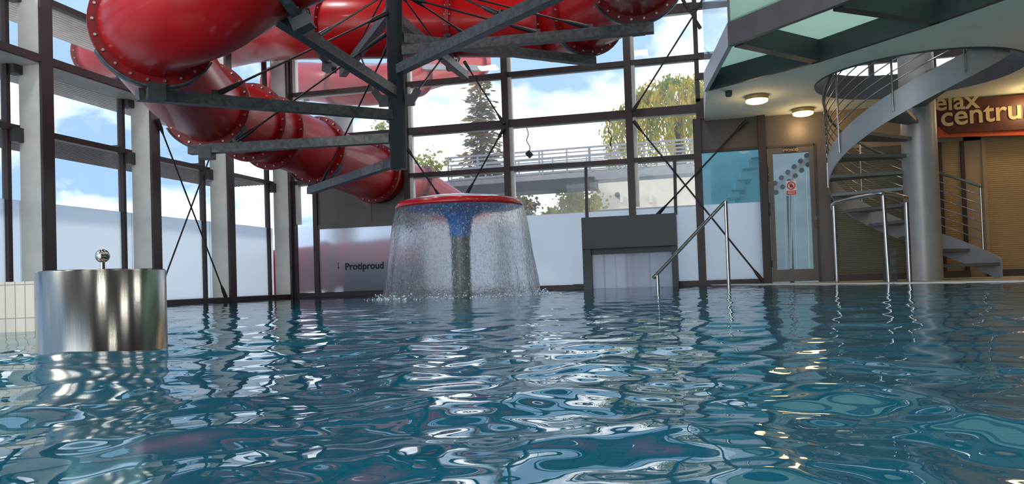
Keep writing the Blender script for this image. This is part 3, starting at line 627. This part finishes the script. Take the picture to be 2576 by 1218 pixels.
# ------------------------------------------------------------------ water slide
sl = thing('water_slide', (-3.2, 8.05, 0), 'huge red tube water slide winding around the hanging mast', 'slide')
def zpt(x, y, d, z=None):
    p = dep(x, y, d); 
    if z is not None: p.z = z
    return p
path = [Vector((-11.2, 13.2, 4.7)), Vector((-10.5, 12.0, 4.6)), Vector((-9.3, 11.85, 4.52)), Vector((-8.1, 11.72, 4.44)), Vector((-6.95, 11.22, 4.34)), Vector((-5.9, 10.56, 4.11)), zpt(835, 72, 11.0, 3.88), zpt(1140, 70, 10.9, 3.82), zpt(1390, 50, 10.6, 3.70), zpt(1478, 35, 9.85, 3.56),
        zpt(1575, -30, 8.9, 3.47), zpt(1600, -68, 8.2, 3.40), Vector((-.62, 7.0, 3.27)), Vector((-1.5, 6.0, 3.15)), Vector((-2.4, 5.6, 3.05)), zpt(690, -80, 6.5, 2.93), zpt(515, 0, 6.15), zpt(388, 70, 6.65), zpt(432, 175, 7.7), zpt(520, 265, 9.0),
        zpt(628, 308, 10.0), zpt(685, 335, 10.6), zpt(795, 378, 11.5), zpt(900, 425, 12.7), zpt(942, 437, 13.2), Vector((-5.1, 13.1, 1.98)), zpt(1045, 480, 14.2), zpt(1150, 545, 14.8), Vector((-4.1, 15.2, 1.15)), Vector((-4.9, 15.9, .95)), Vector((-6.1, 15.0, .72)), Vector((-6.9, 13.6, .55)), Vector((-7.9, 13.05, .45)), Vector((-9.0, 12.9, .4))]
NS = 8; sp = spline(path, NS); fl_at = [1, 3] + [i + 2 for i in (4, 5, 6, 7, 9, 11, 13, 15, 17, 18, 19, 20, 22, 24, 25, 27, 29)]
RT, RF = .44, .515
cuts = [0] + [i * NS for i in fl_at if i * NS < len(sp)] + [len(sp) - 1]
for a, b in zip(cuts[:-1], cuts[1:]):
    m = MB(); m.tube(sp[a:b + 1], RT, 40, caps=False); o = m.build('tube_section', M['red'], sl)
for i in cuts[1:-1]:
    c = sp[i]; ax = (sp[i + 1] - sp[i - 1]).normalized()
    o = MB().ring(c, ax, RT - .01, RF, .05, 44).build('flange', M['flange'], sl)
    a_ = ax.cross(Vector((0, 0, 1))).normalized(); b_ = ax.cross(a_); m = MB()
    for k in range(22):
        th = 2 * math.pi * k / 22; q = c + (a_ * math.cos(th) + b_ * math.sin(th)) * (RT + RF) / 2
        m.tube([q - ax * .042, q + ax * .042], .013, 6)
    bo = m.build('bolt_ring', M['bolt'], o)
o = MB().ring((sp[24 * NS].x, YB - .03, sp[24 * NS].z), (0, 1, 0), RT - .01, RF - .02, .04, 40).build('wall_collar', M['frame'], sl)

# outdoor upper loop around the pale pillar
op = [dep(690, 214, 18.5), dep(760, 205, 18.0), dep(850, 212, 17.2), dep(940, 215, 17.2), dep(1020, 196, 18), dep(1110, 172, 19.5), dep(1200, 155, 21)]
so2 = spline(op, 8)
t = thing('outdoor_slide', op[0], 'pale red tube slide outside behind the far glass, carried by a pale pillar', 'slide')
for a, b in ((0, 16), (16, 34), (34, len(so2) - 1)): MB().tube(so2[a:b + 1], .44, 32, caps=False).build('tube_section', M['red'], t)
for i in (16, 34, 46): MB().ring(so2[i], so2[i + 1] - so2[i - 1], .42, .515, .05).build('flange', M['flange'], t)
pl = dep(852, 200, 18.6)
t = thing('slide_pillar', (pl.x, pl.y, -.2), 'thick pale steel pillar with arms outside the far glass, carrying the outdoor slide', 'pillar')
MB().lathe([(.31, -.2), (.31, 6.5)], (pl.x, pl.y, 0), 32).build('shaft', M['concrete'], t)
for a, b in (((870, 232), (760, 250)), ((880, 200), (935, 245)), ((880, 165), (1210, 172)), ((880, 262), (770, 330))):
    MB().bar(dep(*a, 18.4), dep(*b, 17.6), .1, .12).build('arm', M['concrete'], t)

# ------------------------------------------------------------------ hanging support of the slide
MX, MY = -3.17, 8.05
sf = thing('slide_support_frame', (MX, MY, 1.46), 'dark hanging mast with galvanised arms and tie rods carrying the red slide', 'frame')
MB().lathe([(.001, 1.46), (.095, 1.46), (.095, 6.0)], (MX, MY, 0), 28).build('mast', M['mast'], sf)
def mz(y): return CAMH + (715.5 - y) / FPX * 8.6
AR = []
def arm(y, ex, ey, z=None, d=None, over=0, w=.10, h=.105):
    z = mz(y) if z is None else z
    e = at(ex, ey, 2, z) if d is None else dep(ex, ey, d)
    s0 = Vector((MX, MY, z)); dr = (e - s0).normalized(); e = e + dr * over
    a = MB().bar(s0 + dr * .09, e, w, h).build('arm', M['galv'], sf); AR.append((s0, e))
    MB().bar(s0 + dr * .07, s0 + dr * .42, w + .03, h + .025).build('arm_socket', M['mast'], a).parent = sf
    return s0, e
def saddle(i):
    c = sp[i * NS]; ax = (sp[i * NS + 1] - sp[i * NS - 1]).normalized(); sd = ax.cross(Vector((0, 0, 1))).normalized(); up_ = sd.cross(ax)
    m = MB(); n = 14; v = []
    for k in range(n + 1):
        th = R(-60 + 120 * k / n)
        for r_, h_ in ((RF + .003, -.045), (RF + .003, .045), (RF + .02, .045), (RF + .02, -.045)): v.append(c + (sd * math.sin(th) - up_ * math.cos(th)) * r_ + ax * h_)
    m.add(v, [(k * 4 + j, k * 4 + (j + 1) % 4, k * 4 + 4 + (j + 1) % 4, k * 4 + 4 + j) for k in range(n) for j in range(4)], True)
    m.build('saddle', M['galv'], sf)
    b = c - up_ * (RF + .05); MB().bar(b + up_ * .06, b - up_ * .07, .14, .16, ax).build('saddle_block', M['mast'], sf)
a1 = arm(405, 780, 480, d=11.4); a2 = arm(347, 478, 378, d=9.0); a3 = arm(290, 345, 238, d=6.7); a4 = arm(235, 703, 47, d=6.5, over=.12)
a5 = arm(178, 1370, 0, over=.35); a6 = arm(128, 1645, 70); a7 = arm(93, 1495, 155); a8 = arm(15, 862, 185); a9 = arm(38, 1170, 190)
for i in (20, 17, 15, 13, 9, 7, 4, 5): saddle(i + 2)
def along(a, x):   # the point of an arm that the photo shows at column x
    best = None
    for k in range(201):
        p = a[0].lerp(a[1], k / 200); d_ = p - CAMP; u = PPX + FPX * d_.dot(camx) / d_.dot(fw)
        if best is None or abs(u - x) < best[0]: best = (abs(u - x), p)
    return best[1] + Vector((0, 0, .07))
def tie(y, a, x):
    p = Vector((MX, MY, mz(y))); q = along(a, x) if a else x; d_ = (q - p).normalized(); p = p + d_ * .12
    MB().tube([p, q], .011, 8).build('tie_rod', M['rod'], sf)
    for s_, e_ in ((p, d_), (q, -d_)): MB().tube([s_, s_ + e_ * .22, s_ + e_ * .3], .028, 8, radii=[.028, .024, .012]).build('turnbuckle', M['rod'], sf)
    MB().bar(q + Vector((0, 0, -.06)), q + Vector((0, 0, .03)), .03, .1, d_).build('lug', M['galv'], sf)
tie(22, a3, 548); tie(-30, a4, 800); tie(68, a2, 597); tie(78, a1, 812); tie(-60, a8, 888); tie(-45, a9, 1114); tie(-60, a6, 1480); tie(-20, a6, 1348); tie(-90, a5, 1255)
tie(-40, a7, 1200)
for sx_, q in ((-1, (880, 158)), (1, (1118, 142))):
    z = mz(252); m = MB(); v0 = Vector((MX, MY, z)); dr = Vector((sx_ * .97, sx_ * .23, 0))
    m.bar(v0 + dr * .05, v0 + dr * .20, .03, .13); m.bar(v0 + dr * .17, v0 + dr * .25 + Vector((0, 0, .12)), .035, .08); m.build('gusset', M['mast'], sf)
    e_ = a8[0].lerp(a8[1], .6) if sx_ < 0 else a9[0].lerp(a9[1], .6)
    MB().tube([v0 + dr * .25 + Vector((0, 0, .12)), e_ - Vector((0, 0, .05))], .011, 8).build('tie_rod', M['rod'], sf)

# ------------------------------------------------------------------ water mushroom
MC = Vector((-2.68, 8.72, 0)); mu = thing('water_mushroom', MC, 'blue and red mushroom fountain pouring a bell of water into the pool', 'fountain')
zr0, zr1, zt_ = 1.05, 1.12, 1.195; r = .755
MB().lathe([(.12, -.3), (.118, .78)], MC, 32).build('stalk', M['stalk'], mu)
MB().lathe([(.128, .72), (.135, .84), (.17, .94), (.30, 1.02), (r - .04, zr0 + .005)], MC, 48).build('underside', M['capblue'], mu)
MB().lathe([(r - .05, zr0), (r, zr0), (r + .006, zr0 + .02), (r - .02, zr1)], MC, 72).build('rim', M['caprred'], mu)
MB().lathe([(r - .02, zr1), (r - .1, zr1 + .024), (r * .6, zt_ - .015), (r * .3, zt_), (.001, zt_ + .003)], MC, 72).build('top', M['capwhite'], mu)
pr_ = []
for k in range(40):
    f = k / 39; z = zr0 - .005 - f * (zr0 + .01); pr_.append((r + .005 + .16 * f ** .75 + .02 * max(0, (f - .9) * 10), z))
def wcurtain():
    rng = np.random.RandomState(5); n = 200; v = []
    ph = rng.rand(12) * 6.28; kk = rng.randint(3, 40, 12)
    for i, (rr_, z) in enumerate(pr_):
        f = i / 39
        for k in range(n):
            a = 2 * math.pi * k / n; w_ = sum(math.sin(kk[j] * a + ph[j] + 6 * f * (j % 3 - 1)) for j in range(12)) * .0016 * (.4 + f * 2)
            v.append((MC.x + (rr_ + w_) * math.cos(a), MC.y + (rr_ + w_) * math.sin(a), z))
    m = MB(); m.add(v, [(i * n + k, i * n + (k + 1) % n, (i + 1) * n + (k + 1) % n, (i + 1) * n + k) for i in range(39) for k in range(n)], True); return m
tag(wcurtain().build('water_curtain', M['curtain']), 'clear bell of falling water around the mushroom stalk', 'water', kind='stuff')
m = MB(); rg = random.Random(4)
for k in range(420):
    a = rg.uniform(0, 6.283); q = r + .17 + abs(rg.gauss(0, .10)); z = abs(rg.gauss(0, .025)) * (1 if q < r + .3 else .4); s_ = rg.uniform(.003, .011)
    m.ball((MC.x + q * math.cos(a), MC.y + q * math.sin(a), z), s_, 6)
tag(m.build('splash', M['foam']), 'white splash droplets ringing the foot of the falling water', 'water splash', kind='stuff')

# ------------------------------------------------------------------ steel drum with ball, tiled edge
DC = dep(260, 760, 2.42); DC.z = 0
t = thing('steel_drum', DC, 'brushed steel drum standing in the pool with a ball knob on top', 'drum')
rd = .183; zt_ = .245
MB().lathe([(rd, -.9), (rd, zt_ - .004), (rd - .004, zt_), (.001, zt_)], DC, 72).build('body', M['steel'], t)
MB().lathe([(.007, zt_), (.007, zt_ + .03)], DC, 16).build('stem', M['polish'], t)
MB().ball((DC.x, DC.y, zt_ + .046), .0215, 28).build('ball', M['polish'], t)
def tiled():
    a = at(0, 838, 2, 0); b = at(120, 833, 2, 0); d_ = (b - a).normalized(); pts = [a - d_ * 1.4 + Vector((-.15, -.25, 0)), a - d_ * .6 + Vector((-.03, -.05, 0)), a, b, b + d_ * .25 + Vector((-.0, .03, 0)), b + d_ * .42 + Vector((-.05, .14, 0)), b + d_ * .40 + Vector((-.2, .35, 0))]
    sp_ = spline(pts, 8); ztile = .245
    bm = bmesh.new(); uv = bm.loops.layers.uv.new('UVMap'); L = 0; cols = []
    for i, p in enumerate(sp_):
        if i: L += (p - sp_[i - 1]).length
        cols.append((bm.verts.new((p.x, p.y, -.5)), bm.verts.new((p.x, p.y, ztile)), L))
    for (a0, a1_, l0), (b0, b1, l1_) in zip(cols[:-1], cols[1:]):
        f = bm.faces.new((a0, b0, b1, a1_))
        for lp, q in zip(f.loops, ((l0, -.5 + .58), (l1_, -.5 + .58), (l1_, ztile + .58 - .01), (l0, ztile + .58 - .01))): lp[uv].uv = q
    top = [c[1] for c in cols]; bk = [bm.verts.new((v.co.x - 1.1, v.co.y + .9, ztile)) for v in top]
    for i in range(len(top) - 1):
        f = bm.faces.new((top[i], top[i + 1], bk[i + 1], bk[i]))
        for lp in f.loops: lp[uv].uv = (lp.vert.co.x, lp.vert.co.y)
    me = bpy.data.meshes.new('tiled_edge'); bm.to_mesh(me); bm.free(); me.materials.append(M['tile'])
    o = bpy.data.objects.new('tiled_pool_edge', me); COL.objects.link(o)
    tag(o, 'raised pool edge clad in upright white tiles behind the steel drum', 'pool edge')
tiled()

# ------------------------------------------------------------------ outdoors
def leaves(n, fn, size, rg, m=None, droop=0):
    m = m or MB()
    for _ in range(n):
        p = fn(rg); s_ = size * rg.uniform(.5, 1.3); a = Vector((rg.gauss(0, 1), rg.gauss(0, 1), rg.gauss(0, 1))).normalized() * s_
        if droop: a = Vector((rg.gauss(0, .25), rg.gauss(0, .25), -1)).normalized() * s_ * droop
        b = a.cross(Vector((rg.gauss(0, 1), rg.gauss(0, 1), rg.gauss(0, 1)))).normalized() * s_ * .45
        m.add([p, p + a * .5 + b, p + a, p + a * .5 - b], [(0, 1, 2, 3)])
    return m
def spruce(px, ytip, ybase, d, halfpx, label):
    rg = random.Random(px); tip, base = dep(px, ytip, d), dep(px, ybase, d); H_ = tip.z - base.z; w_ = halfpx / FPX * d
    base = Vector((tip.x, tip.y, -.2)); t = thing('spruce_tree', base, label, 'tree')
    MB().tube([base, tip], .2, 8, radii=[.28, .03]).build('trunk', M['bark'], t); m = MB()
    z0 = base.z + 1.2; n = 26
    for i in range(n):
        f = i / (n - 1); z = z0 + (tip.z - z0) * f; rad = (w_ * 1.1) * (1 - f) ** .8 + .2; nb = int(12 + 12 * (1 - f))
        for k in range(nb):
            a = 6.283 * (k + rg.random()) / nb; L = rad * rg.uniform(.7, 1.1); o = Vector((tip.x, tip.y, z + rg.uniform(-.1, .1)))
            for q in range(int(5 + 16 * (1 - f))):
                u = rg.random() ** .7; p = o + Vector((math.cos(a) * L * u, math.sin(a) * L * u, -.28 * L * u * u - .04)) + Vector((rg.gauss(0, .09), rg.gauss(0, .09), rg.gauss(0, .06)))
                s_ = rg.uniform(.18, .36); e = Vector((math.cos(a + rg.gauss(0, .6)), math.sin(a + rg.gauss(0, .6)), rg.uniform(-.5, .2))) * s_; b = e.cross(Vector((rg.gauss(0, .4), rg.gauss(0, .4), 1))).normalized() * s_ * .28
                m.add([p, p + e * .5 + b, p + e, p + e * .5 - b], [(0, 1, 2, 3)])
    m.build('foliage', M['spruce'], t)
spruce(1207, 196, 500, 30, 60, 'tall brown green spruce outside, behind the footbridge end')
def broad(name, c, rx, rz, n, size, mat, label, droop=0, seed=1):
    rg = random.Random(seed); base = Vector((c.x, c.y, -.2)); t = thing(name, base, label, 'tree' if 'tree' in name else 'shrub')
    MB().tube([base, Vector((c.x, c.y, c.z))], .12, 8, radii=[.16, .06]).build('trunk', M['bark'], t)
    cl = [(Vector((rg.gauss(0, .5) * rx, rg.gauss(0, .5) * rx, rg.gauss(0, .42) * rz)), rg.uniform(.25, .5)) for _ in range(18)]
    def fn(g):
        q, s_ = g.choice(cl); return c + q + Vector((g.gauss(0, 1) * rx * s_ * .6, g.gauss(0, 1) * rx * s_ * .6, g.gauss(0, 1) * rz * s_ * .6))
    leaves(n, fn, size, rg, None, droop).build('foliage', M[mat], t)
def willow():
    rg = random.Random(11); d = 27; c = dep(1705, 300, d); base = Vector((c.x, c.y, -.2)); t = thing('willow_tree', base, 'large yellow green weeping willow outside, behind the cream building', 'tree')
    MB().tube([base, c], .3, 8, radii=[.4, .2]).build('trunk', M['bark'], t); m = MB()
    for s_ in range(560):
        a = rg.uniform(0, 6.283); q = rg.random() ** .5; rx = 2.3; top = c + Vector((math.cos(a) * rx * q, math.sin(a) * rx * q, 1.45 * (1 - q * q) + rg.gauss(0, .12))); L = rg.uniform(.9, 2.7)
        sw = Vector((math.cos(a), math.sin(a), 0)) * rg.uniform(.1, .5)
        for k in range(int(L / .09)):
            u = k * .09; p = top + sw * min(1, u / .6) + Vector((rg.gauss(0, .03), rg.gauss(0, .03), -u + .25 * math.sin(min(u, 1.2) * 2.2)))
            e = Vector((rg.gauss(0, .35), rg.gauss(0, .35), -1)).normalized() * .19; b = e.cross(Vector((rg.gauss(0, 1), rg.gauss(0, 1), .1))).normalized() * .035
            m.add([p, p + e * .5 + b, p + e, p + e * .5 - b], [(0, 1, 2, 3)])
    m.build('foliage', M['willow'], t)
willow()
broad('leafy_shrub', dep(1450, 527, 19.2), .58, .42, 2600, .10, 'bush', 'yellow green shrub outside, beneath the footbridge beside the cream building', seed=3)
broad('leafy_shrub', dep(1085, 425, 26), .42, .42, 420, .13, 'young', 'sparse young tree top outside, between slide end and footbridge', seed=5)
broad('leafy_shrub', dep(1040, 402, 27), .25, .22, 160, .12, 'young', 'sparse green twig crown outside, just beside the hanging mast foot', seed=6)
broad('small_tree', dep(957, 318, 30), .22, .2, 160, .12, 'young', 'small pale round tree crown outside, between pillar and mast', seed=8)
broad('conifer_shrub', dep(1316, 522, 22.5), .34, .42, 500, .13, 'spruce', 'blue grey conifer bough outside, beside the mushroom rim', seed=9)

# footbridge with railings
YF = 17.5
t = thing('footbridge', at(1400, 470, 1, YF), 'pale grey footbridge with many horizontal rails outside the far glass', 'footbridge')
def yl(p, q, w, h, nm, mt, y=YF): MB().bar(at(*p, 1, y), at(*q, 1, y), w, h).build(nm, M[mt], t)
yl((1000, 480), (1745, 424), .12, .20, 'deck_edge', 'concrete'); 
a, b = at(1000, 497, 1, YF + .3), at(1500, 462, 1, YF + .3); MB().bar(a, b, .8, .24).build('deck_beam', M['dbeam'], t)
a, b = at(1000, 481, 1, YF + .9), at(1745, 428, 1, YF + .9); MB().bar(a, b, 1.7, .1).build('deck_slab', M['concrete'], t)
def railing(x0, x1, yt0, yt1, hpx0, n, y, posts):
    for k in range(n):
        d0 = hpx0 * k / (n - 1); yl((x0, yt0 + d0), (x1, yt1 + d0), .025, .03 if k else .045, 'rail', 'concrete', y)
    for f in posts: x = x0 + (x1 - x0) * f; yy = yt0 + (yt1 - yt0) * f; yl((x, yy), (x + 2, yy + hpx0 + 8), .035, .035, 'post', 'concrete', y)
railing(1127, 1742, 398, 350, 66, 8, YF, (0, .12, .245, .372, .385, .485, .575, .58, .68, .8, .92, 1)); 
railing(1135, 1560, 418, 386, 56, 6, YF + 1.7, (0, .2, .38, .4, .6, .8, 1))
t = thing('cream_building', at(1610, 480, 1, 20.5), 'low cream flat roofed building outside, above the dark hood', 'building')
a, b = at(1490, 447, 1, 20.5), at(1738, 516, 1, 20.5); b2 = at(1738, 430, 1, 20.5)
MB().box((a.x, 20.5, b.z), (b.x + .2, 24, a.z)).build('wall', M['cream'], t)
MB().box((a.x - .06, 20.4, a.z), (b.x + .25, 24.1, a.z + .07)).build('roof_edge', M['white'], t)
MB().box((a.x + .05, 20.55, -.2), (b.x + .15, 23.9, b.z)).build('plinth', ribbed('grey_plinth', srgb(150, 165, 175), .12, 'X'), t)
c = at(1553, 490, 1, 20.45); MB().ball(c, .07, 12).build('wall_lamp', M['galv'], t)
for x in (1563, 1636): p = at(x, 500, 1, 20.45); MB().box((p.x - .03, 20.42, p.z - .1), (p.x + .03, 20.5, p.z + .12)).build('downpipe', M['white'], t)
# plain low dark block outside, behind the frosted corner
tag(MB().box((-6.25, 12.95, -.2), (-4.2, 13.1, .60)).build('low_block', M['darkblock']), 'low dark block outside, blurred behind the frosted pane with lettering', 'wall')
tag(MB().box((-60, -5, -.2), (-40, 90, 2.2)).build('perimeter_wall', M['concrete']), 'long pale perimeter wall far outside the side glass', 'wall')

# outdoor stair behind the door and the teal pane
t = thing('outdoor_stair', (1.0, 14.5, -.2), 'white outdoor stair with round bolts and rods seen through door and teal pane', 'stair')
yo = 14.5
for k, (x, y) in enumerate(((1897, 414), (1877, 440), (1862, 467), (1848, 491), (1836, 510))):
    p = at(x, y, 1, yo); h_ = .1 - .01 * k; MB().box((p.x - .09, yo, p.z - h_), (p.x + .09, yo + .6, p.z + h_)).build('step', M['white'], t); MB().box((p.x - .05, yo - .05, p.z + h_), (p.x + .2, yo + .6, p.z + h_ + .025)).build('tread', M['concrete'], t)
MB().bar(at(1945, 478, 1, 14), at(2040, 395, 1, 14), .04, .10).build('stringer', M['white'], t)
for k in range(6):
    for o_ in (-13, 10): p = at(1950 + 16 * k + (3 if o_ > 0 else 0), 474 - 14 * k + o_, 1, 13.95); MB().tube([p, p + Vector((0, .05, 0))], .042, 14).build('bolt', M['mast'], t)
for x0, x1 in ((1970, 1977), (1985, 1988), (1992, 1990), (1995, 2003), (2026, 2035)): MB().tube([at(x0, 430, 1, 14), at(x1, 676, 1, 14)], .012, 8).build('rod', M['white'], t)
MB().box((at(1980, 500, 1, 14.3).x, 14.3, -.2), (at(1990, 500, 1, 14.3).x, 14.4, at(1990, 440, 1, 14.3).z)).build('post', M['dbeam'], t)
tag(MB().box((.16, 15.25, -.2), (2.6, 15.45, 3.0)).build('stair_tower_wall', P('blue_grey_render', srgb(205, 218, 220), .8, var=.06)), 'pale plain wall outside, right behind the outdoor stair', 'wall')
